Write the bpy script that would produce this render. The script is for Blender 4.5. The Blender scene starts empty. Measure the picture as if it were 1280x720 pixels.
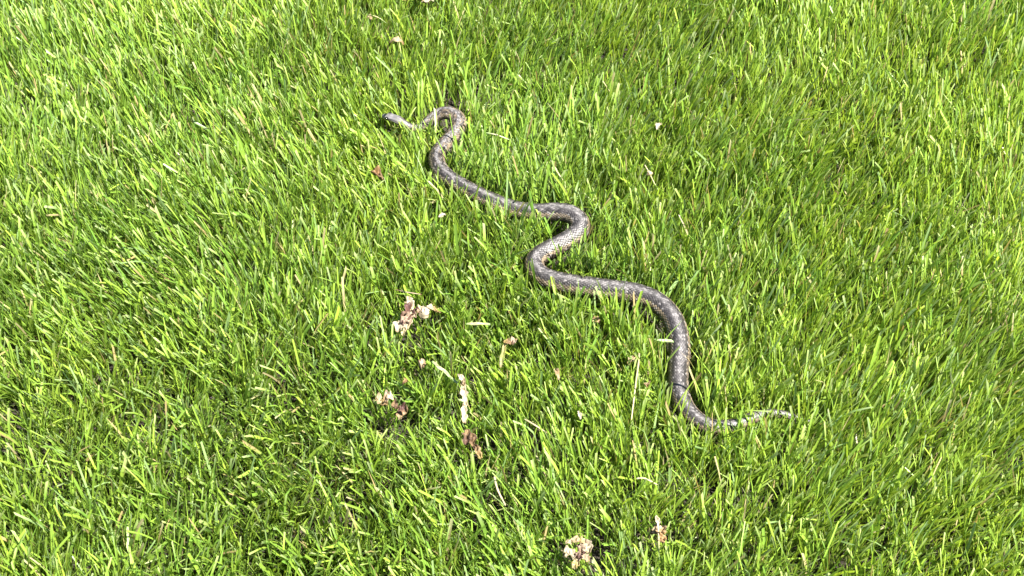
import bpy, math
import numpy as np
from mathutils import Vector

scene = bpy.context.scene
COL = scene.collection
R = math.radians

# ------------------------------------------------------------------ camera
PITCH = R(50.0); DIST = 1.56; VFOV = R(26.0)
CAM = np.array([0.0, -DIST * math.cos(PITCH), DIST * math.sin(PITCH)])
cam_data = bpy.data.cameras.new("camera")
cam = bpy.data.objects.new("camera", cam_data)
COL.objects.link(cam)
cam.location = CAM
cam.rotation_euler = (math.pi / 2 - PITCH, 0, 0)
cam_data.sensor_fit = 'HORIZONTAL'
cam_data.angle = 2 * math.atan(math.tan(VFOV / 2) * 1280 / 720)
cam_data.clip_start = 0.02
cam_data.clip_end = 2000
scene.camera = cam

# ------------------------------------------------------------------ sky, sun, exposure
SUN_EL, SUN_AZ = R(58), R(112)            # azimuth from +Y towards +X
world = bpy.data.worlds.new("World"); scene.world = world; world.use_nodes = True
wn = world.node_tree.nodes; wl = world.node_tree.links
bg = wn['Background']
sky = wn.new('ShaderNodeTexSky'); sky.sky_type = 'NISHITA'; sky.sun_disc = False
sky.sun_elevation = SUN_EL; sky.sun_rotation = SUN_AZ
wl.new(sky.outputs[0], bg.inputs[0]); bg.inputs[1].default_value = 0.06
sun_data = bpy.data.lights.new("sun", 'SUN'); sun_data.energy = 5.0
sun_data.angle = R(0.53); sun_data.color = (1.0, 0.95, 0.87)
sun = bpy.data.objects.new("sun", sun_data); COL.objects.link(sun)
sdir = Vector((math.sin(SUN_AZ) * math.cos(SUN_EL), math.cos(SUN_AZ) * math.cos(SUN_EL), math.sin(SUN_EL)))
sun.rotation_euler = sdir.to_track_quat('Z', 'Y').to_euler()
sun.location = sdir * 5
scene.view_settings.view_transform = 'Standard'
scene.view_settings.look = 'None'
scene.view_settings.gamma = 1.0
scene.view_settings.exposure = 2.45
scene.view_settings.use_curve_mapping = False

# ------------------------------------------------------------------ helpers
def place(px, py, z=0.0):
    """world point at height z that was measured at photo pixel (px, py)"""
    f = 360 / math.tan(VFOV / 2)
    dx, dy = (px - 640) / f, -(py - 360) / f
    fw = np.array([0, math.cos(PITCH), -math.sin(PITCH)])
    up = np.array([0, math.sin(PITCH), math.cos(PITCH)])
    d = fw + dx * np.array([1.0, 0, 0]) + dy * up
    t = (z - CAM[2]) / d[2]
    return CAM + d * t

def mesh_obj(name, verts, faces, mat, parent=None, smooth=True, attrs=None):
    """verts (n,3); faces: (m,k) array or list of arrays with equal k"""
    me = bpy.data.meshes.new(name)
    if isinstance(faces, np.ndarray): faces = [faces]
    loops = np.concatenate([f.ravel() for f in faces]).astype(np.int32)
    totals = np.concatenate([np.full(len(f), f.shape[1], np.int32) for f in faces])
    starts = np.concatenate([[0], np.cumsum(totals)[:-1]]).astype(np.int32)
    me.vertices.add(len(verts)); me.vertices.foreach_set('co', np.ascontiguousarray(verts, np.float32).ravel())
    me.loops.add(len(loops)); me.loops.foreach_set('vertex_index', loops)
    me.polygons.add(len(totals)); me.polygons.foreach_set('loop_start', starts)
    me.polygons.foreach_set('use_smooth', np.full(len(totals), smooth))
    for an, col in (attrs or {}).items():
        a = me.attributes.new(an, 'FLOAT_COLOR', 'POINT')
        c = np.ones((len(verts), 4), np.float32); c[:, :3] = col
        a.data.foreach_set('color', c.ravel())
    me.update(calc_edges=True); me.validate()
    me.materials.append(mat)
    o = bpy.data.objects.new(name, me); COL.objects.link(o)
    if parent: o.parent = parent
    return o

def tag(o, label=None, cat=None, group=None, kind=None):
    if label: o['label'] = label
    if cat: o['category'] = cat
    if group: o['group'] = group
    if kind: o['kind'] = kind
    return o

def empty(name, loc):
    o = bpy.data.objects.new(name, None); COL.objects.link(o)
    o.location = loc; o.empty_display_size = 0.01
    return o

def smooth(a, b, x):
    t = np.clip((x - a) / (b - a), 0, 1); return t * t * (3 - 2 * t)

class ValueNoise:
    """smooth 2-D noise in -1..1"""
    def __init__(self, seed): self.t = np.random.default_rng(seed).uniform(-1, 1, (64, 64))
    def __call__(self, x, y):
        xi = np.floor(x).astype(int); yi = np.floor(y).astype(int)
        fx = x - xi; fy = y - yi
        fx = fx * fx * (3 - 2 * fx); fy = fy * fy * (3 - 2 * fy)
        g = lambda i, j: self.t[(xi + i) % 64, (yi + j) % 64]
        return (g(0, 0) * (1 - fx) + g(1, 0) * fx) * (1 - fy) + (g(0, 1) * (1 - fx) + g(1, 1) * fx) * fy

# ------------------------------------------------------------------ materials
def new_mat(name):
    m = bpy.data.materials.new(name); m.use_nodes = True
    nt = m.node_tree; nt.nodes.clear()
    out = nt.nodes.new('ShaderNodeOutputMaterial')
    return m, nt, out

def attr_color(nt, name='pigment'):
    a = nt.nodes.new('ShaderNodeAttribute'); a.attribute_name = name
    return a.outputs['Color']

def mix_color(nt, mode, fac, a, b):
    n = nt.nodes.new('ShaderNodeMix'); n.data_type = 'RGBA'; n.blend_type = mode
    if isinstance(fac, (int, float)): n.inputs[0].default_value = fac
    else: nt.links.new(fac, n.inputs[0])
    for i, v in ((6, a), (7, b)):
        if isinstance(v, tuple): n.inputs[i].default_value = (*v, 1)
        else: nt.links.new(v, n.inputs[i])
    return n.outputs[2]

def noise(nt, scale, detail=3, rough=0.6):
    tc = nt.nodes.new('ShaderNodeTexCoord')
    n = nt.nodes.new('ShaderNodeTexNoise'); n.inputs['Scale'].default_value = scale
    n.inputs['Detail'].default_value = detail; n.inputs['Roughness'].default_value = rough
    nt.links.new(tc.outputs['Object'], n.inputs['Vector'])
    return n.outputs['Fac']

def thin_mat(name, rough, trans, tint, spec=0.5, mottle=0.0, mscale=300):
    """thin plant tissue: gloss + body colour + light passing through"""
    m, nt, out = new_mat(name)
    col = attr_color(nt)
    if mottle:
        r = nt.nodes.new('ShaderNodeMapRange'); r.inputs[3].default_value = 1 - mottle; r.inputs[4].default_value = 1 + mottle * .6
        nt.links.new(noise(nt, mscale), r.inputs[0])
        cc = nt.nodes.new('ShaderNodeCombineColor')
        for i in range(3): nt.links.new(r.outputs[0], cc.inputs[i])
        col = mix_color(nt, 'MULTIPLY', 1.0, col, cc.outputs[0])
    p = nt.nodes.new('ShaderNodeBsdfPrincipled')
    nt.links.new(col, p.inputs['Base Color'])
    p.inputs['Roughness'].default_value = rough
    p.inputs['Specular IOR Level'].default_value = spec
    t = nt.nodes.new('ShaderNodeBsdfTranslucent')
    nt.links.new(mix_color(nt, 'MULTIPLY', 1.0, col, tint), t.inputs['Color'])
    mx = nt.nodes.new('ShaderNodeMixShader'); mx.inputs[0].default_value = trans
    nt.links.new(p.outputs[0], mx.inputs[1]); nt.links.new(t.outputs[0], mx.inputs[2])
    nt.links.new(mx.outputs[0], out.inputs[0])
    return m

M_GRASS = thin_mat('grass_blade', 0.40, 0.34, (1.5, 1.4, 0.8), 0.5)
M_THATCH = thin_mat('dead_thatch', 0.8, 0.1, (1, 1, 1), 0.2)
M_PETAL = thin_mat('dried_petal', 0.6, 0.22, (1, .95, .85), 0.35, 0.35, 420)
M_STRAW = thin_mat('dry_straw', 0.45, 0.15, (1, 1, .9), 0.45, 0.2, 500)

M_SOIL, nt, out = new_mat('soil')
p = nt.nodes.new('ShaderNodeBsdfPrincipled'); p.inputs['Roughness'].default_value = 0.95
nt.links.new(mix_color(nt, 'MIX', noise(nt, 60, 6), (0.008, 0.006, 0.004), (0.026, 0.020, 0.012)), p.inputs['Base Color'])
b = nt.nodes.new('ShaderNodeBump'); b.inputs['Strength'].default_value = 0.8; b.inputs['Distance'].default_value = 0.004
nt.links.new(noise(nt, 150, 6), b.inputs['Height']); nt.links.new(b.outputs[0], p.inputs['Normal'])
nt.links.new(p.outputs[0], out.inputs[0])

M_SKIN, nt, out = new_mat('snake_skin')
p = nt.nodes.new('ShaderNodeBsdfPrincipled'); p.inputs['Roughness'].default_value = 0.40
p.inputs['Specular IOR Level'].default_value = 0.34
nt.links.new(attr_color(nt), p.inputs['Base Color'])
b = nt.nodes.new('ShaderNodeBump'); b.inputs['Strength'].default_value = 0.25; b.inputs['Distance'].default_value = 0.0004
nt.links.new(noise(nt, 2500, 2), b.inputs['Height']); nt.links.new(b.outputs[0], p.inputs['Normal'])
nt.links.new(p.outputs[0], out.inputs[0])

M_EYE, nt, out = new_mat('snake_eye')
p = nt.nodes.new('ShaderNodeBsdfPrincipled'); p.inputs['Roughness'].default_value = 0.08
p.inputs['Base Color'].default_value = (0.008, 0.007, 0.006, 1); nt.links.new(p.outputs[0], out.inputs[0])

# ------------------------------------------------------------------ ground: one sheet, gently uneven near the lawn in view
g = np.concatenate([-np.geomspace(400, 2.2, 14), np.linspace(-2, 2, 61), np.geomspace(2.2, 400, 14)])
gx, gy = np.meshgrid(g, g, indexing='ij'); n = len(g)
nz = ValueNoise(3)
gz = 0.006 * nz(gx * 3 + 9, gy * 3 + 5) * (np.hypot(gx, gy) < 3) - 0.006
idx = np.arange(n * n).reshape(n, n)
quads = np.stack([idx[:-1, :-1], idx[1:, :-1], idx[1:, 1:], idx[:-1, 1:]], -1).reshape(-1, 4)
ground = tag(mesh_obj('ground', np.stack([gx, gy, gz], -1).reshape(-1, 3), quads, M_SOIL), kind='structure')
def ground_z(x, y): return 0.006 * nz(x * 3 + 9, y * 3 + 5) - 0.006

# ------------------------------------------------------------------ the snake
# photo position, height of the spine line, body radius (m)
SN = [  # px,  py,   z,     radius
    (477.5, 144.5, .049, .0040), (486, 146.0, .051, .0056), (496, 149.0, .051, .0059), (506, 154.5, .047, .0054),
    (516, 160.0, .040, .0056), (526, 159.5, .036, .0068), (535, 152.5, .040, .0082), (547, 143.5, .045, .0092), (560, 141.0, .049, .0100),
    (571, 146.5, .047, .0106), (573, 158, .043, .0108), (565, 171, .040, .0110), (553, 184, .039, .0110),
    (546, 197, .040, .0112), (549, 210, .041, .0114), (560, 222, .040, .0116), (578, 233, .040, .0116),
    (600, 244.5, .040, .0117), (624, 255, .040, .0118), (648, 262.5, .040, .0120), (672, 265.5, .041, .0123),
    (694, 264.5, .045, .0126), (714, 268, .047, .0128), (725, 279, .045, .0128), (721, 292, .042, .0127),
    (706, 302, .040, .0126), (688, 311, .040, .0125), (672, 321, .040, .0125), (668, 334, .040, .0126),
    (680, 346.5, .040, .0128), (704, 353.5, .041, .0130), (735, 358.5, .042, .0132), (766, 362.5, .043, .0133),
    (795, 367, .044, .0133), (820, 377, .045, .0132), (838, 394, .044, .0130), (847, 415, .042, .0127),
    (850, 440, .040, .0123), (848, 465, .038, .0118), (850, 492, .037, .0112), (862, 516, .036, .0104),
    (885, 532, .036, .0094), (912, 533, .036, .0083), (936, 524, .036, .0071), (960, 517, .035, .0058),
    (984, 519, .031, .0044), (1004, 526, .026, .0031), (1020, 528, .021, .0014)]
ctrl = np.array([[*place(a, b, z - .004), r * .96] for a, b, z, r in SN])
def catmull(P, per=24):
    Q = np.vstack([2 * P[0] - P[1], P, 2 * P[-1] - P[-2]])
    t = np.linspace(0, 1, per, endpoint=False)[:, None]
    out = []
    for i in range(1, len(Q) - 2):
        a, b, c, d = Q[i - 1], Q[i], Q[i + 1], Q[i + 2]
        out.append(.5 * (2 * b + (c - a) * t + (2 * a - 5 * b + 4 * c - d) * t ** 2 + (3 * b - a - 3 * c + d) * t ** 3))
    out.append(Q[-2][None]); return np.vstack(out)
dense = catmull(ctrl)
for _ in range(6): dense[1:-1] = .25 * dense[:-2] + .5 * dense[1:-1] + .25 * dense[2:]
arc = np.concatenate([[0], np.cumsum(np.linalg.norm(np.diff(dense[:, :3], axis=0), axis=1))])
LEN = arc[-1]
NS, NT = int(LEN / 0.00085), 96
s = np.linspace(0, LEN, NS)
SP = np.stack([np.interp(s, arc, dense[:, k]) for k in range(4)], 1)
C3, RAD = SP[:, :3], SP[:, 3] * np.interp(s, [0, .1, .2, .4, .5, LEN], [1, .98, .96, .96, .97, .97])
# blunt rounded snout, head a little wider than the neck, tail to a point
HEAD = 0.033
RAD *= np.sqrt(np.clip(1 - (1 - np.clip(s / 0.006, 0, 1)) ** 2, 0.004, 1))
RAD[-1] = .0003
T = np.gradient(C3, axis=0); T /= np.linalg.norm(T, axis=1)[:, None]
side = np.cross(T, [0, 0, 1.0]); side /= np.linalg.norm(side, axis=1)[:, None]
upv = np.cross(side, T)
th = np.linspace(-math.pi, math.pi, NT, endpoint=False)      # 0 = spine, +-pi = belly
S2, TH = np.meshgrid(s, th, indexing='ij')
# overlapping keeled scales on a diamond lattice
ROWS, SLEN = 23, 0.0050
loc_len = SLEN * np.interp(s, [0, .05, .3, LEN - .25, LEN], [.55, .7, 1, 1, .45])
phase = np.cumsum(np.gradient(s) / loc_len)
A = TH * ROWS / (2 * math.pi); B = np.repeat(phase[:, None], NT, 1)
def lattice(a, b):
    i1, j1 = np.round(a), np.round(b)
    da1, db1 = a - i1, b - j1
    i2, j2 = np.floor(a) + .5, np.floor(b) + .5
    da2, db2 = a - i2, b - j2
    m1, m2 = np.abs(da1) + np.abs(db1), np.abs(da2) + np.abs(db2)
    f = m1 < m2
    return np.where(f, da1, da2), np.where(f, db1, db2), np.where(f, i1, i2), np.where(f, j1, j2), np.minimum(m1, m2)
da, db, ci, cj, md = lattice(A, B)
scaly = smooth(HEAD * .55, HEAD * .75, S2) * (1 - smooth(2.2, 2.5, np.abs(TH)))
rim = smooth(.34, .5, md)
height = (1 - rim) * (.55 + .75 * (db + .5)) + .35 * np.exp(-(da / .07) ** 2) * (1 - rim)
h = height * .00085 * scaly * (RAD[:, None] / .0125)
at_n = np.abs(TH)
# belly plates: transverse steps
belly = smooth(2.2, 2.45, np.abs(TH))
h -= .00022 * np.exp(-(((S2 / .0052) % 1 - .5) / .05) ** 2) * (S2 > .004) * (1 - scaly) * (at_n < 1.6)
h += belly * .0003 * (B % 1.0) * smooth(HEAD, HEAD * 1.3, S2)
# cross-section: rounded, broad belly; head flatter and with a brow
flat = np.interp(s, [0, .004, .02, .034, .05, .4, LEN], [.78, .72, .66, .74, .88, .93, .95])[:, None]
hw = np.interp(s, [0, .006, .012, .02, .026, .036, .05], [1.0, 1.0, 1.06, 1.15, 1.14, .98, 1.0])[:, None]
cx = np.sin(TH) * (1 - .05 * np.cos(TH) * (S2 > HEAD))
cz = np.cos(TH)
cz = np.where(cz < 0, cz * .9, cz)
hb = np.exp(-((s - .0105) / .005) ** 2)[:, None] * np.exp(-((np.abs(TH) - .95) / .28) ** 2) * .0010
rr = RAD[:, None] + h + hb
V = C3[:, None, :] + side[:, None, :] * (cx * rr * hw)[..., None] + upv[:, None, :] * (cz * rr * flat)[..., None]

# pigment
def hsh(i, j, k=0):
    v = np.sin(i * 12.9898 + j * 78.233 + k * 37.719) * 43758.5453
    return v - np.floor(v)
at_ = np.abs(TH)
jit = (hsh(ci, cj) - .5) * .16
Sq = np.interp(cj, phase, s)                       # each scale takes one colour
aj = np.abs(ci) * 2 * math.pi / ROWS * .92 + at_ * .08 + jit * .5          # stripe borders follow the scales
grey = np.array([.054, .050, .049]); pale = np.array([.22, .205, .20]); dark = np.array([.012, .010, .010])
tan = np.array([.150, .113, .070]); low = np.array([.045, .034, .025]); bel = np.array([.17, .155, .13])
def mixc(c, d, f): return c * (1 - f[..., None]) + d * f[..., None]
colr = np.broadcast_to(grey, V.shape).copy()
colr = mixc(colr, np.array([.090, .085, .084]), 1 - smooth(.10, .26, aj))
# two staggered rows of dark blotches each side, strong near the head and softer along the body
ph = Sq / .0165 + .25 * hsh(cj, ci, 7)
sgn = np.where(TH > 0, 0.0, .5)
spotA = smooth(.25, .7, np.cos(2 * math.pi * (ph + sgn)) * .5 + .5) * np.exp(-((aj - .40) / .17) ** 2)
spotB = smooth(.25, .7, np.cos(2 * math.pi * (ph + sgn + .5)) * .5 + .5) * np.exp(-((aj - .74) / .15) ** 2)
front = np.interp(s, [0, .05, .22, .35, LEN], [.2, 1, 1, .5, .4])[:, None]
edge_line = np.exp(-((aj - .68) / .17) ** 2) * .95
colr = mixc(colr, dark, np.clip((spotA + spotB) * front, 0, .95))
colr = mixc(colr, dark, np.clip(edge_line * .9, 0, 1))
stripe = (.72 + .28 * np.sin(Sq * 55 + 1) * np.sin(Sq * 21)) * smooth(.84, .94, aj) * (1 - smooth(1.30, 1.50, aj))
colr = mixc(colr, tan, stripe * .92)
lowf = smooth(1.34, 1.52, aj) * (1 - smooth(2.2, 2.4, at_))
colr = mixc(colr, low, lowf)
spotC = smooth(.35, .8, np.cos(2 * math.pi * (Sq / .013 + sgn)) * .5 + .5) * np.exp(-((aj - 1.42) / .16) ** 2)
colr = mixc(colr, dark, np.clip(spotC * .8, 0, 1))
colr = mixc(colr, bel, smooth(2.25, 2.5, at_))
# tan ground colour between the blotches near the head
fw = np.interp(s, [0, .05, .08, .17, .24, LEN], [0, .0, .75, .75, 0, 0])[:, None]
colr = mixc(colr, tan * .85, fw * smooth(.2, .3, aj) * (1 - smooth(.8, 1.0, aj)) * (1 - np.clip(spotA + spotB + edge_line * .3, 0, 1)))
# every scale a little different, some pale flecks, dark skin in the joints
var = .50 + 1.0 * hsh(ci, cj, 1)
fleck = (hsh(ci, cj, 2) > .90) * (1 - smooth(2.1, 2.3, at_))
colr *= (1 + (var - 1) * scaly)[..., None]
colr = mixc(colr, pale, fleck * scaly * .5)
colr = mixc(colr, dark * .8, rim * scaly * .85)
# head: plain grey plates, dark jaw line, pale lips
hd = 1 - smooth(HEAD * .7, HEAD * 1.0, Sq)
plate = np.array([.088, .084, .086]) * np.ones_like(V)
plate = mixc(plate, np.array([.09, .085, .09]), np.clip(np.exp(-(TH / .05) ** 2) * (S2 > .014) + np.exp(-((S2 - .0155) / .0006) ** 2) * (at_ < .9), 0, .8))
plate = mixc(plate, np.array([.19, .175, .15]), smooth(1.25, 1.4, at_))
plate = mixc(plate, dark * .6, np.exp(-((at_ - 1.72) / .05) ** 2) * (S2 < .026))
plate = mixc(plate, dark, np.exp(-((at_ - 1.12) / .16) ** 2) * smooth(.006, .009, S2) * .8)
seam = np.maximum(np.exp(-(((S2 / .0052) % 1 - .5) / .05) ** 2) * (S2 > .004), np.exp(-(((at_ / .62) % 1 - .5) / .045) ** 2) * (S2 > .003))
plate = plate * (.72 + .55 * hsh(np.floor(S2 / .0052 + .5), np.floor(TH / .62 + .5), 5))[..., None]
plate = mixc(plate, dark, seam * .65 * (at_ < 1.6))
plate = mixc(plate, dark * .8, np.exp(-((S2 - .0025) / .0007) ** 2) * np.exp(-((at_ - 1.0) / .1) ** 2))
colr = mixc(colr, plate, hd)

idx = np.arange(NS * NT).reshape(NS, NT); nxt = np.roll(idx, -1, 1)
quads = np.stack([idx[:-1], idx[1:], nxt[1:], nxt[:-1]], -1).reshape(-1, 4)
verts = np.vstack([V.reshape(-1, 3), C3[0] - T[0] * .0003, C3[-1] + T[-1] * .0004])
k0, k1 = NS * NT, NS * NT + 1
cap0 = np.stack([idx[0], nxt[0], np.full(NT, k0)], -1); cap1 = np.stack([nxt[-1], idx[-1], np.full(NT, k1)], -1)
pig = np.vstack([colr.reshape(-1, 3), [.2, .19, .19], [.1, .1, .1]])
base = Vector(place(640, 360, 0.0))
snake = tag(empty('snake', base), 'slender grey snake with tan side stripe winding through the green grass', 'snake')
off = np.array(base)
mesh_obj('body', verts - off, [quads, cap0, cap1], M_SKIN, snake, attrs={'pigment': pig})
def uv_sphere(c, r, axes, nu=14, nv=20):
    u = np.linspace(0, math.pi, nu); v = np.linspace(0, 2 * math.pi, nv, endpoint=False)
    U, W = np.meshgrid(u, v, indexing='ij')
    P = np.stack([np.cos(U), np.sin(U) * np.cos(W), np.sin(U) * np.sin(W)], -1).reshape(-1, 3) * r
    P = P @ axes + c
    i = np.arange(nu * nv).reshape(nu, nv); j = np.roll(i, -1, 1)
    return P, np.stack([i[:-1], i[1:], j[1:], j[:-1]], -1).reshape(-1, 4)
ie = int(np.searchsorted(s, .0105))
for sg in (-1, 1):
    tt = int(np.argmin(np.abs(th - sg * 1.08)))
    P, F = uv_sphere(V[ie, tt] - (V[ie, tt] - C3[ie]) * .10, .0023, np.eye(3))
    mesh_obj('eye', P - off, F, M_EYE, snake)

# ------------------------------------------------------------------ fallen petals, dry leaves and straws on the lawn
DEBRIS = []        # (x, y, z, radius) the grass makes room for
CREAM, WHITE, TAN, BROWN = (.29, .23, .13), (.36, .305, .21), (.22, .145, .07), (.095, .054, .028)
PURPLE, PINK, YELLOW, ORANGE, PALEGREEN, STRAW = (.070, .032, .028), (.30, .22, .15), (.28, .21, .07), (.22, .125, .05), (.16, .24, .08), (.29, .25, .13)

def sheet(name, p0, p1, width, cols, parent=None, arch=.15, curl=.3, crumple=.12, roll=0.0, seed=0, mat=None, shape=.6, nu=22, nv=11, org=None):
    """a crumpled, curled piece of petal or leaf from p0 to p1; cols run along its length"""
    rg = np.random.default_rng(seed); nz1, nz2 = ValueNoise(seed + 11), ValueNoise(seed + 77)
    p0, p1 = np.array(p0, float), np.array(p1, float)
    L = np.linalg.norm(p1 - p0); t = (p1 - p0) / L
    w = np.cross(t, [0, 0, 1.0]); w /= np.linalg.norm(w); nrm = np.cross(w, t)
    w, nrm = w * math.cos(roll) + nrm * math.sin(roll), nrm * math.cos(roll) - w * math.sin(roll)
    u = np.linspace(0, 1, nu); v = np.linspace(-1, 1, nv)
    U, W = np.meshgrid(u, v, indexing='ij')
    width = width * .86; crumple = crumple * 1.5
    prof = np.sin(math.pi * (.06 + .88 * U)) ** shape * (1 + .42 * nz1(U * 7 + 3, np.sign(W) * 4 + 8))
    bend = nz1(U * 2.5, U * 0 + 20.5) * .22 * width
    X = W * prof * width * .5 + bend
    Z = arch * L * np.sin(math.pi * U) + curl * width * (W ** 2) * prof + crumple * width * (nz1(U * 4 * L / width * .6, W * 1.6 + 30) + .6 * nz2(U * 7, W * 3 + 12))
    Y = U * L + .12 * width * nz2(U * 3 + 9, W * 2)
    P = p0 + Y[..., None] * t + X[..., None] * w + Z[..., None] * nrm
    o_ = (p0 + p1) / 2 if org is None else np.array(org)
    c = np.array(cols, float); q = np.clip(U + .14 * nz2(U * 4 + 40, W * 2.5 + 3), 0, 1) * (len(c) - 1)
    i = np.clip(q.astype(int), 0, len(c) - 2); fr = (q - i)[..., None]
    colr = c[i] * (1 - fr) + c[i + 1] * fr
    colr = colr * (1 + .45 * nz1(U * 9, W * 4 + 5))[..., None]
    vein = np.exp(-(W / .12) ** 2) * .3 + .22 * (np.cos((U * 26 + np.abs(W) * 5)) > .75)
    colr = colr * (1 - vein)[..., None]
    colr = np.clip(colr * (1 - .25 * (np.abs(W) > .9))[..., None], .01, .85)
    i = np.arange(nu * nv).reshape(nu, nv)
    F = np.stack([i[:-1, :-1], i[1:, :-1], i[1:, 1:], i[:-1, 1:]], -1).reshape(-1, 4)
    o = mesh_obj(name, (P - o_).reshape(-1, 3), F, mat or M_PETAL, parent, attrs={'pigment': colr.reshape(-1, 3)})
    if parent is None: o.location = o_
    md = o.modifiers.new('thickness', 'SOLIDIFY'); md.thickness = .0005; md.offset = 0
    return o

def stem(name, pts, r, cols, parent=None, org=None, seed=0, sides=7):
    P = catmull(np.array(pts, float), 8); n_ = len(P)
    o_ = P.mean(0) if org is None else np.array(org)
    T_ = np.gradient(P, axis=0); T_ /= np.linalg.norm(T_, axis=1)[:, None]
    a = np.cross(T_, [.3, .2, 1.0]); a /= np.linalg.norm(a, axis=1)[:, None]; b_ = np.cross(T_, a)
    w = np.linspace(0, 2 * math.pi, sides, endpoint=False)
    rad = r * np.interp(np.linspace(0, 1, n_), [0, .05, .6, .95, 1], [.5, 1, .9, .7, .3])
    rad = rad * (1 + .15 * np.sin(np.arange(n_) * 1.7 + seed))
    V_ = P[:, None] + rad[:, None, None] * (np.cos(w)[None, :, None] * a[:, None] + np.sin(w)[None, :, None] * b_[:, None] * .7)
    c = np.array(cols, float); q = np.linspace(0, len(c) - 1, n_)
    cc = np.stack([np.interp(q, np.arange(len(c)), c[:, k]) for k in range(3)], 1)
    i = np.arange(n_ * sides).reshape(n_, sides); j = np.roll(i, -1, 1)
    F = np.stack([i[:-1], i[1:], j[1:], j[:-1]], -1).reshape(-1, 4)
    caps = [i[0][None, ::-1].copy(), i[-1][None].copy()]
    o = mesh_obj(name, (V_ - o_).reshape(-1, 3), [F] + caps, M_STRAW, parent, attrs={'pigment': np.repeat(cc, sides, 0)})
    if parent is None: o.location = o_
    return o

def room(px, py, z, rad): DEBRIS.append((*place(px, py, z)[:2], z, rad))
def P_(px, py, z): return place(px, py, z - .003)

def scrap(name, label, cat, a, b, width, cols, z=.056, rad=None, **kw):
    """one dry petal or leaf lying from photo point a to b"""
    za, zb = (z, z) if np.isscalar(z) else z
    o = sheet(name, P_(*a, za), P_(*b, zb), width, cols, **kw)
    room((a[0] + b[0]) / 2, (a[1] + b[1]) / 2, (za + zb) / 2, rad or max(width, .012) * .75)
    return tag(o, label, cat)

def blossom(name, label, cat, at, z, pieces, rad, stems=()):
    """a withered blossom: several crumpled petals on one base"""
    c = P_(*at, z); e = tag(empty(name, c), label, cat)
    for k, (a, za, b, zb, w, cols, kw) in enumerate(pieces):
        sheet('petal', P_(*a, za), P_(*b, zb), w, cols, parent=e, org=c, **kw)
    for pts, r, cols in stems:
        stem('stalk', [P_(x, y, zz) for x, y, zz in pts], r, cols, parent=e, org=c)
    room(*at, z, rad)
    return e

blossom('withered_blossom', 'fallen blossom with white petal and yellow base at the far edge of the lawn', 'blossom', (531, 1), .056, [
    ((527, 2), .056, (542, 1), .060, .016, [CREAM, WHITE, WHITE], dict(seed=1, arch=.2, curl=.2)),
    ((532, 3), .055, (521, -4), .058, .014, [YELLOW, TAN, BROWN], dict(seed=2, arch=.25, curl=.4)),
    ((529, -2), .055, (534, -12), .060, .013, [TAN, CREAM], dict(seed=3))], .02)
scrap('curled_leaf', 'arched tan dry leaf curled over in the grass near the far left corner', 'leaf', (486, 53), (505, 55), .009, [TAN, CREAM, CREAM, TAN], z=(.055, .052), arch=.5, curl=-.4, seed=5, rad=.016)
scrap('leaf_scrap', 'tiny pinkish tan leaf scrap beneath a pale bent grass straw', 'leaf', (458, 21), (465, 25), .008, [PINK, TAN], seed=6, z=.052)
tag(stem('straw', [P_(459, 19, .056), P_(466, 19.5, .062), P_(475, 23, .06), P_(484, 30, .05)], .0011, [PALEGREEN, STRAW, PALEGREEN]), 'pale bent straw arching beside the tiny pinkish scrap', 'straw')
scrap('petal_scrap', 'small oval white petal scrap near the right edge, level with the snake\'s head', 'petal', (822, 162), (826, 154), .008, [WHITE, WHITE, CREAM], seed=7, z=.058, rad=.014)
e = blossom('withered_blossom', 'small pale shrivelled blossom on a thin straw stalk below the oval white petal', 'blossom', (812, 217), .055, [
    ((809, 219), .055, (816, 217), .056, .007, [PINK, WHITE, CREAM], dict(seed=8)),
    ((812, 215), .056, (813, 220), .054, .005, [CREAM, TAN], dict(seed=9))], .012,
    [([(806, 206, .062), (811, 215, .058), (817, 227, .054), (823, 238, .046)], .0009, [STRAW, STRAW, PALEGREEN])])
scrap('leaf_scrap', 'small orange brown dry scrap left of the snake\'s first bend', 'leaf', (465, 215), (478, 225), .011, [TAN, ORANGE, BROWN, TAN], seed=10, curl=.6, crumple=.3)
scrap('petal_scrap', 'tiny white petal flake just left below the snake\'s long straight stretch', 'petal', (549, 272), (557, 268), .006, [WHITE, WHITE], seed=12, z=.054, rad=.012)
blossom('withered_blossom', 'long withered blossom, purple brown in the middle with cream ends', 'blossom', (508, 396), .054, [
    ((515, 388), .056, (512, 370), .060, .010, [CREAM, WHITE, CREAM], dict(seed=13, arch=.15)),
    ((517, 384), .054, (506, 404), .056, .017, [BROWN, PURPLE, BROWN, PURPLE], dict(seed=14, crumple=.35, arch=.12)),
    ((513, 393), .058, (502, 406), .058, .012, [PURPLE, PINK, PURPLE], dict(seed=15, crumple=.4, roll=.4)),
    ((520, 390), .055, (509, 412), .053, .010, [CREAM, PINK, CREAM], dict(seed=16, crumple=.25)),
    ((505, 403), .056, (496, 415), .052, .014, [PINK, WHITE, CREAM], dict(seed=17, curl=.4)),
    ((512, 380), .057, (505, 378), .062, .005, [TAN, CREAM], dict(seed=18)),
    ((506, 410), .053, (504, 420), .046, .006, [CREAM, STRAW], dict(seed=19))], .024)
blossom('bent_petal', 'folded cream white petal with a thin tan tail beside the purple brown blossom', 'petal', (532, 388), .058, [
    ((533, 383), .062, (530, 400), .050, .015, [WHITE, WHITE, CREAM], dict(seed=20, arch=.25, curl=-.2)),
    ((530, 386), .060, (523, 392), .055, .010, [CREAM, PINK, TAN], dict(seed=21)),
    ((533, 385), .061, (543, 389), .056, .009, [WHITE, CREAM, TAN], dict(seed=22, arch=.3)),
    ((540, 388), .056, (551, 391), .054, .005, [TAN, YELLOW, TAN], dict(seed=23, crumple=.4))], .020)
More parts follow.
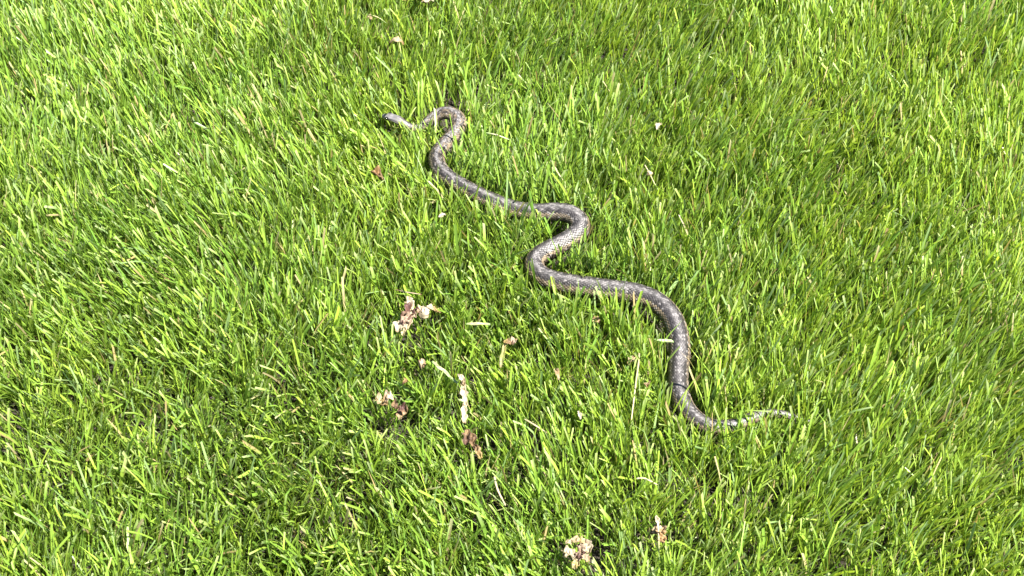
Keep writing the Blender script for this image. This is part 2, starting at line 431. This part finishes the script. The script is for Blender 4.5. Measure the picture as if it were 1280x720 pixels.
scrap('bud', 'small round tan pink dried bud above the pale flat straw', 'bud', (523, 453), (532, 455), .012, [TAN, PINK, TAN], seed=24, arch=.5, curl=-.7, crumple=.3, rad=.014)
scrap('leaf_scrap', 'tiny orange tan curled scrap between the dried bud and the yellowish petals', 'leaf', (503, 480), (510, 477), .007, [TAN, ORANGE, BROWN], seed=25, arch=.4, curl=.6)
blossom('withered_petals', 'cream yellow and pink withered petals next to a brown curled leaf', 'petal', (481, 500), .056, [
    ((477, 500), .056, (469, 501), .055, .014, [CREAM, CREAM, YELLOW], dict(seed=26)),
    ((477, 502), .054, (484, 505), .055, .011, [YELLOW, TAN], dict(seed=27, crumple=.3)),
    ((480, 499), .058, (492, 497), .060, .016, [TAN, PINK, WHITE], dict(seed=28, curl=.25))], .020)
blossom('curled_leaf', 'dark brown curled leaf right of the cream yellow petals', 'leaf', (498, 512), .055, [
    ((489, 510), .056, (498, 511), .055, .012, [TAN, BROWN, BROWN], dict(seed=29, arch=.3, curl=.5)),
    ((497, 509), .056, (507, 516), .054, .014, [BROWN, PURPLE, TAN], dict(seed=30, curl=.6, crumple=.3)),
    ((497, 513), .055, (499, 524), .048, .008, [PURPLE, TAN, CREAM], dict(seed=31))], .018)
blossom('twisted_strip', 'long twisted cream strip of dry sheath pointing down at the reddish leaf', 'sheath', (580, 497), .058, [
    ((573, 468), .060, (581, 482), .060, .006, [CREAM, WHITE, TAN], dict(seed=32, arch=.2, crumple=.3)),
    ((579, 481), .060, (582, 508), .058, .0085, [CREAM, WHITE, CREAM], dict(seed=33, arch=.06, crumple=.12, shape=.35)),
    ((582, 501), .0585, (580, 529), .052, .0068, [CREAM, WHITE, CREAM], dict(seed=34, arch=.05, crumple=.14, shape=.35)),
    ((580, 485), .060, (575, 486), .062, .005, [CREAM, WHITE], dict(seed=35))], .014)
DEBRIS += [(*P_(577, 478, .058)[:2], .058, .012), (*P_(581, 515, .055)[:2], .055, .013)]
blossom('withered_leaf', 'reddish brown withered leaf below the twisted cream strip', 'leaf', (590, 554), .050, [
    ((585, 537), .055, (583, 556), .050, .009, [TAN, BROWN, PURPLE], dict(seed=36, curl=.5)),
    ((587, 540), .054, (593, 560), .048, .008, [TAN, BROWN, TAN], dict(seed=37, crumple=.3)),
    ((592, 556), .050, (601, 574), .044, .008, [BROWN, TAN, YELLOW], dict(seed=38, crumple=.35))], .022)
blossom('withered_leaf', 'yellow brown withered leaf with a tan fold over a dark gap in mid lawn', 'leaf', (633, 431), .050, [
    ((632, 428), .053, (625, 460), .036, .005, [YELLOW, (.2, .22, .06), STRAW], dict(seed=39, arch=.04, shape=.3, crumple=.05)),
    ((630, 427), .054, (639, 430), .052, .009, [YELLOW, BROWN, TAN], dict(seed=40, arch=.3)),
    ((639, 430), .052, (646, 424), .053, .009, [BROWN, PINK, TAN], dict(seed=41, arch=.3))], .020)
blossom('withered_blossom', 'large crumpled blossom of cream, pink and brown petals at the near edge', 'blossom', (723, 688), .054, [
    ((719, 689), .055, (706, 692), .054, .018, [PINK, WHITE, CREAM], dict(seed=42, curl=.2)),
    ((722, 679), .056, (714, 674), .060, .009, [TAN, CREAM], dict(seed=43)),
    ((715, 680), .058, (706, 679), .060, .006, [CREAM, CREAM], dict(seed=44, arch=.3)),
    ((720, 677), .058, (732, 679), .056, .009, [CREAM, YELLOW, PINK], dict(seed=45, arch=.3)),
    ((730, 677), .056, (736, 692), .053, .012, [PINK, WHITE, CREAM], dict(seed=46, curl=.4)),
    ((724, 679), .055, (727, 692), .056, .011, [BROWN, PINK, BROWN], dict(seed=47, crumple=.4)),
    ((722, 690), .055, (721, 701), .052, .010, [PINK, PURPLE, PINK], dict(seed=48, crumple=.3)),
    ((727, 692), .054, (735, 702), .050, .008, [CREAM, PINK, TAN], dict(seed=49)),
    ((724, 700), .051, (717, 711), .046, .008, [CREAM, YELLOW, STRAW], dict(seed=50)),
    ((731, 683), .057, (730, 692), .055, .005, [BROWN, PURPLE], dict(seed=51))], .027)
blossom('withered_blossom', 'tan drooping blossom on a pale upright stalk in the near right corner', 'blossom', (824, 661), .056, [
    ((822, 656), .057, (820, 668), .053, .010, [TAN, CREAM, TAN], dict(seed=52)),
    ((824, 657), .057, (829, 669), .054, .012, [PINK, TAN, ORANGE], dict(seed=53, crumple=.3)),
    ((826, 667), .054, (828, 679), .050, .009, [TAN, ORANGE, TAN], dict(seed=54, crumple=.3)),
    ((819, 645), .066, (823, 656), .060, .006, [WHITE, WHITE, CREAM], dict(seed=55, curl=.5))], .020,
    [([(822, 652, .064), (823, 665, .060), (823.5, 680, .052), (824, 700, .036)], .0010, [WHITE, STRAW, PALEGREEN])])
tag(stem('straw', [P_(799, 441, .060), P_(798, 455, .064), P_(794, 485, .062), P_(789, 527, .050)], .0011, [STRAW, STRAW, STRAW]), 'long thin straight pale straw standing below the snake\'s last visible bend', 'straw')
tag(sheet('straw', P_(540, 452, .060), P_(572, 479, .052), .0042, [PALEGREEN, STRAW, PALEGREEN, PALEGREEN], mat=M_STRAW, shape=.2, curl=-.1, crumple=.05, arch=.03, seed=60), 'flat pale green straw lying slanted between the bud and the twisted strip', 'straw')
tag(sheet('straw', P_(582, 405, .062), P_(613, 406, .060), .0038, [PALEGREEN, STRAW, PALEGREEN], mat=M_STRAW, shape=.2, crumple=.05, arch=.03, seed=61), 'pale green straw lying level across the blades right of the folded cream petal', 'straw')
tag(sheet('straw', P_(818, 425, .060), P_(842, 428, .055), .0042, [(.12, .2, .05), PALEGREEN, PALEGREEN], mat=M_STRAW, shape=.25, crumple=.05, arch=.03, seed=62), 'broad pale straw lying level inside the snake\'s last bend', 'straw')
tag(stem('twig', [P_(494, 362, .058), P_(508, 365, .062), P_(527, 368, .058)], .0008, [BROWN, (.2, .15, .12), TAN]), 'thin dark twig lying level just above the purple brown blossom', 'twig')
tag(stem('straw', [P_(682, 188, .066), P_(690, 203, .066), P_(698, 217, .064), P_(706, 228, .056)], .0011, [STRAW, WHITE, STRAW]), 'pale straw slanting down towards the snake\'s middle bend from the far side', 'straw')
tag(stem('straw', [P_(608, 166, .066), P_(622, 169, .068), P_(640, 176, .060)], .0013, [PALEGREEN, WHITE, PALEGREEN]), 'short pale straw right of the snake\'s uppermost arch', 'straw')
scrap('leaf_scrap', 'small twisted tan flake in mid lawn below the snake\'s long lower stretch', 'leaf', (693, 462), (699, 475), .005, [CREAM, TAN, CREAM], seed=63, arch=.3, crumple=.4, rad=.012)
scrap('leaf_scrap', 'flat dull tan leaf scrap close below the snake\'s lower stretch', 'leaf', (740, 399), (749, 402), .010, [TAN, TAN], seed=64, z=.048)
scrap('leaf_scrap', 'yellowish crumpled scrap at the upper end of the long thin straw', 'leaf', (784, 455), (794, 449), .008, [YELLOW, CREAM, TAN], seed=65, z=.054, crumple=.35)
scrap('leaf_scrap', 'pinkish dried scrap right of the long thin straw', 'leaf', (806, 479), (812, 485), .009, [PINK, TAN, YELLOW], seed=66, z=.052, crumple=.35)
scrap('petal_scrap', 'tiny upright white petal flake near the lower middle right', 'petal', (723, 514), (726, 524), .004, [WHITE, WHITE], seed=67, z=.058, rad=.011)
tag(stem('straw', [P_(656, 524, .056), P_(668, 531, .058), P_(684, 541, .052)], .0012, [STRAW, CREAM, TAN]), 'short tan straw slanting in the lower middle of the lawn', 'straw')
tag(stem('straw', [P_(796, 598, .060), P_(806, 598, .062), P_(822, 606, .055)], .0012, [WHITE, STRAW, STRAW]), 'short whitish straw above the tan drooping blossom', 'straw')
tag(stem('straw', [P_(618, 596, .064), P_(622, 612, .062), P_(632, 632, .052)], .0013, [STRAW, CREAM, STRAW]), 'yellowish straw standing left of centre in the near lawn', 'straw')
# hollows trodden down inside the snake's bends
room(483, 153, .046, .013); room(497, 160, .046, .012)
for q in ((708, 282, .038, .017), (561, 153, .038, .013), (684, 334, .038, .011), (802, 385, .038, .015), (829, 410, .038, .014)):
    room(*q); DEBRIS[-1] = (*DEBRIS[-1][:2], .022, q[3])
DEB = np.array(DEBRIS)

# ------------------------------------------------------------------ the lawn
rng = np.random.default_rng(7)
lean_x, lean_y, tall, messn, hue_n, thin_n = (ValueNoise(k) for k in (21, 22, 23, 24, 25, 26))
step = 10
SC, SR = C3[::step], RAD[::step]

def in_view(x, y): return (np.abs(x) < .71 + .27 * y) & (y > -.52) & (y < .74)     # the closely grown patch

def blades(n, x0, x1, y0, y1, hole=None, wscale=1.0, segs=5, across=3, near=True, lscale=1.0, tangle=0.0):
    # tufts of tillers
    nt_ = n // 7
    tx, ty = rng.uniform(x0, x1, nt_), rng.uniform(y0, y1, nt_)
    k = rng.integers(0, nt_, n)
    ox, oy = rng.normal(0, .007, n), rng.normal(0, .007, n)
    x, y = tx[k] + ox, ty[k] + oy
    keep = np.ones(n, bool)
    if hole == 'view': keep &= ~in_view(x, y)
    elif hole: keep &= ~((x > hole[0]) & (x < hole[1]) & (y > hole[2]) & (y < hole[3]))
    else: keep &= in_view(x, y)
    # thin spots where the dark ground shows
    thin = thin_n(x * 16 + 3, y * 16 + 8) * .6 + thin_n(x * 37 + 5, y * 37 + 1) * .4
    keep &= rng.random(n) < np.interp(thin, [-.8, -.4, .3], [.72, .97, 1])
    x, y, k, ox, oy = x[keep], y[keep], k[keep], ox[keep], oy[keep]; n = len(x)
    mess = np.clip(.27 - .36 * y + .24 * messn(x * 5 + 2, y * 5 + 7) + tangle, .12, .95)      # the near lawn is more tangled
    L = rng.normal(.076, .010, n) * (1 + .16 * tall(x * 9, y * 9 + 4)) * (1 - .12 * mess) * lscale
    short = rng.random(n) < .18; L = np.where(short, L * rng.uniform(.35, .75, n), L)
    L = np.clip(L, .018, .105)
    W = np.clip(rng.lognormal(math.log(.0025), .28, n), .0013, .0045) * wscale * (1.04 - .22 * mess)
    tw = np.random.default_rng(5).normal(0, 1, (nt_, 2))[k % nt_]
    # horizontal lean: tuft + field + own
    lx = ox * 11 + .12 * tw[:, 0] + .20 * lean_x(x * 4.5 + 1, y * 4.5 + 2) + rng.normal(0, 1, n) * (.05 + .19 * mess)
    ly = oy * 11 + .12 * tw[:, 1] + .20 * lean_y(x * 4.5 + 6, y * 4.5 + 3) + rng.normal(0, 1, n) * (.05 + .19 * mess)
    flop = rng.random(n) < .03 + .10 * mess
    lx = np.where(flop, lx * 2.6, lx); ly = np.where(flop, ly * 2.6, ly)
    if near:
        # pressed aside by the snake
        best = np.full(n, 9.0); bi = np.zeros(n, int)
        for a in range(0, n, 4000):
            d = np.hypot(x[a:a + 4000, None] - SC[None, :, 0], y[a:a + 4000, None] - SC[None, :, 1])
            bi[a:a + 4000] = d.argmin(1); best[a:a + 4000] = d.min(1)
        r = SR[bi]; ax, ay = x - SC[bi, 0], y - SC[bi, 1]
        inv = 1 / np.maximum(best, 1e-4)
        under = best < r * 1.0
        press = 1 - smooth(.9, 3.0, best / np.maximum(r, .006))
        spare = rng.random(n) < .34
        amt = press * np.where(spare, .25, .95)
        lx += ax * inv * amt; ly += ay * inv * amt
        L = np.where(~under & ~spare, L * (1 - .28 * press), L)
        L = np.where(under, np.minimum(L, .022), L)
        for (dx_, dy_, dz_, dr_) in DEB:
            d = np.hypot(x - dx_, y - dy_)
            m = d < dr_
            L = np.where(m, np.minimum(L, dz_ * .82), L)
            m2 = (d < dr_ * 1.9) & ~m
            q = (1 - d / (dr_ * 1.9)) * .5
            lx = np.where(m2, lx + (x - dx_) / np.maximum(d, 1e-4) * q, lx); ly = np.where(m2, ly + (y - dy_) / np.maximum(d, 1e-4) * q, ly)
            L = np.where(m2, np.minimum(L, .062), L)
    tilt = np.arctan(np.hypot(lx, ly)); tilt = np.minimum(tilt, 1.35)
    az = np.arctan2(ly, lx)
    bend = np.abs(rng.normal(0, .26, n)) * (.4 + mess) + .06; bend = np.where(rng.random(n) < .06, bend + .8, bend)
    u = np.linspace(0, 1, segs + 1)
    ang = tilt[:, None] * (.45 + .55 * u) + bend[:, None] * (u - .25)
    ang = np.clip(ang, -.3, 1.75)
    hx, hz = np.sin(ang), np.cos(ang)
    dl = (L / segs)[:, None]
    rx = np.concatenate([np.zeros((n, 1)), np.cumsum((hx[:, 1:] + hx[:, :-1]) / 2 * dl, 1)], 1)
    rz = np.concatenate([np.zeros((n, 1)), np.cumsum((hz[:, 1:] + hz[:, :-1]) / 2 * dl, 1)], 1)
    sway = (rng.normal(0, .05, n) * L)[:, None] * u ** 2 * 2
    ca, sa = np.cos(az)[:, None], np.sin(az)[:, None]
    P = np.stack([x[:, None] + rx * ca - sway * sa, y[:, None] + rx * sa + sway * ca, ground_z(x, y)[:, None] + rz], -1)
    P[..., 2] = np.maximum(P[..., 2], .002)
    if near:
        nb = np.where(best < .10)[0]
        for _ in range(2):
            for a in range(0, len(nb), 1500):
                ii = nb[a:a + 1500]; Q = P[ii].reshape(-1, 3)
                d = np.linalg.norm(Q[:, None] - SC[None], axis=2)
                j = d.argmin(1); dm = d[np.arange(len(Q)), j]
                need = SR[j] * 1.10 + .0012
                hit = dm < need
                dirv = (Q - SC[j]) / np.maximum(dm, 1e-5)[:, None]
                Q[hit] = (SC[j] + dirv * need[:, None])[hit]
                Q[:, 2] = np.maximum(Q[:, 2], .002)
                P[ii] = Q.reshape(len(ii), segs + 1, 3)
    Tn = np.gradient(P, axis=1); Tn /= np.maximum(np.linalg.norm(Tn, axis=2), 1e-6)[..., None]
    face = az + rng.normal(0, .9, n); tws = rng.normal(0, .8, n)
    fa = face[:, None] + tws[:, None] * u
    wd = np.stack([-np.sin(fa), np.cos(fa), np.zeros_like(fa)], -1)
    wd -= Tn * (wd * Tn).sum(-1)[..., None]; wd /= np.maximum(np.linalg.norm(wd, axis=2), 1e-6)[..., None]
    nr = np.cross(Tn, wd)
    mown = rng.random(n) < .55
    wp = np.where(mown[:, None], (.62 + .38 * smooth(0, .3, u))[None] * (1 - .22 * u ** 2)[None],
                  (.62 + .38 * smooth(0, .3, u))[None] * np.maximum(1 - u ** 2.4, .04)[None])
    hw_ = W[:, None] * .5 * wp
    vf = rng.uniform(.15, .55, n)[:, None] * hw_
    if across == 3:
        V_ = np.stack([P - wd * hw_[..., None] + nr * vf[..., None], P, P + wd * hw_[..., None] + nr * vf[..., None]], 2)
    else:
        V_ = np.stack([P - wd * hw_[..., None], P + wd * hw_[..., None]], 2)
    # slanted mower cut
    cut = (rng.normal(0, .5, n) * W * mown)[:, None]
    V_[:, -1, 0] += Tn[:, -1] * cut; V_[:, -1, -1] -= Tn[:, -1] * cut
    # pigment
    hv = np.clip(.5 + .28 * rng.normal(0, 1, n) + .22 * hue_n(x * 6, y * 6), 0, 1)[:, None]
    c0, c1 = np.array([.108, .202, .030]), np.array([.212, .300, .036])
    tip = c0 * (1 - hv) + c1 * hv
    tip *= rng.lognormal(0, .17, n)[:, None]
    dull = (rng.random(n) < .10)[:, None]; tip = np.where(dull, np.array([.14, .21, .075]) * rng.uniform(.8, 1.5, n)[:, None], tip)
    dry = rng.random(n) < .015
    tip = np.where(dry[:, None], np.array([.34, .29, .15]) * rng.uniform(.5, 1.2, n)[:, None], tip)
    root = tip * .55 + np.array([.20, .20, .09]) * .45
    g_ = smooth(.0, .45, u)[None, :, None]
    pg = root[:, None] * (1 - g_) + tip[:, None] * g_
    rust = (rng.random(n) < .03)[:, None] * (u > .72)[None]
    pg = np.where(rust[..., None], np.array([.26, .20, .09]), pg)
    endf = (mown & (rng.random(n) < .45))[:, None] * (u > .97)[None]
    pg = np.where(endf[..., None], pg * .45 + np.array([.36, .38, .20]) * .55, pg)
    pg = np.repeat(pg[:, :, None], across, 2)
    if across == 3: pg[:, :, 1] *= 1.12
    m_ = (segs + 1) * across
    I = np.arange(n * m_).reshape(n, segs + 1, across)
    F = np.stack([I[:, :-1, :-1], I[:, :-1, 1:], I[:, 1:, 1:], I[:, 1:, :-1]], -1).reshape(-1, 4)
    return V_.reshape(-1, 3), F, np.clip(pg, .005, .8).reshape(-1, 3)

parts = [blades(104000, -.92, .92, -.53, .75, None, 1.0, 4, 3),
         blades(52000, -.80, .80, -.53, .25, None, .62, 3, 2, True, .72, .15),      # fine young blades low down in the near lawn
         blades(95000, -1.9, 1.9, -1.4, 2.0, 'view', 1.5, 3, 2, False),
         blades(60000, -5, 5, -4.5, 7, (-1.9, 1.9, -1.4, 2.0), 3.2, 3, 2, False, 1.05)]
o_ = 0; vs, fs, ps = [], [], []
for v_, f_, p_ in parts:
    vs.append(v_); fs.append(f_ + o_); ps.append(p_); o_ += len(v_)
tag(mesh_obj('lawn_grass', np.vstack(vs), np.vstack(fs), M_GRASS, attrs={'pigment': np.vstack(ps)}),
    'bright green mown lawn grass with upright tangled blades', 'grass', kind='stuff')

# dead fibres matted at the foot of the grass
n = 16000
x, y = rng.uniform(-1.0, 1.0, n), rng.uniform(-.6, .85, n)
a = rng.uniform(0, 2 * math.pi, n); L = rng.uniform(.008, .035, n); W = rng.uniform(.0005, .0016, n)
el = rng.normal(.1, .25, n); z = rng.uniform(.002, .014, n)
u = np.array([-.5, 0, .5])
cx_, cy_ = np.cos(a), np.sin(a)
P = np.stack([x[:, None] + u * (L * cx_)[:, None], y[:, None] + u * (L * cy_)[:, None],
              np.maximum(z[:, None] + u * (L * np.sin(el))[:, None] + np.array([0, .08, 0]) * L[:, None], .001)], -1)
wd = np.stack([-cy_, cx_, np.zeros(n)], -1)[:, None] * (W[:, None] * np.array([.5, 1, .4]))[..., None] * .5
V_ = np.stack([P - wd, P + wd], 2)
I = np.arange(n * 6).reshape(n, 3, 2)
F = np.stack([I[:, :-1, 0], I[:, :-1, 1], I[:, 1:, 1], I[:, 1:, 0]], -1).reshape(-1, 4)
tc = np.array([.05, .040, .023]) * rng.lognormal(0, .5, n)[:, None]
tc = np.where((rng.random(n) < .3)[:, None], np.array([.06, .085, .02]) * rng.uniform(.6, 1.3, n)[:, None], tc)
tag(mesh_obj('thatch', V_.reshape(-1, 3), F, M_THATCH, attrs={'pigment': np.repeat(np.clip(tc, .01, .6), 6, 0)}),
    'brown dead fibres matted at the foot of the grass', 'thatch', kind='stuff')
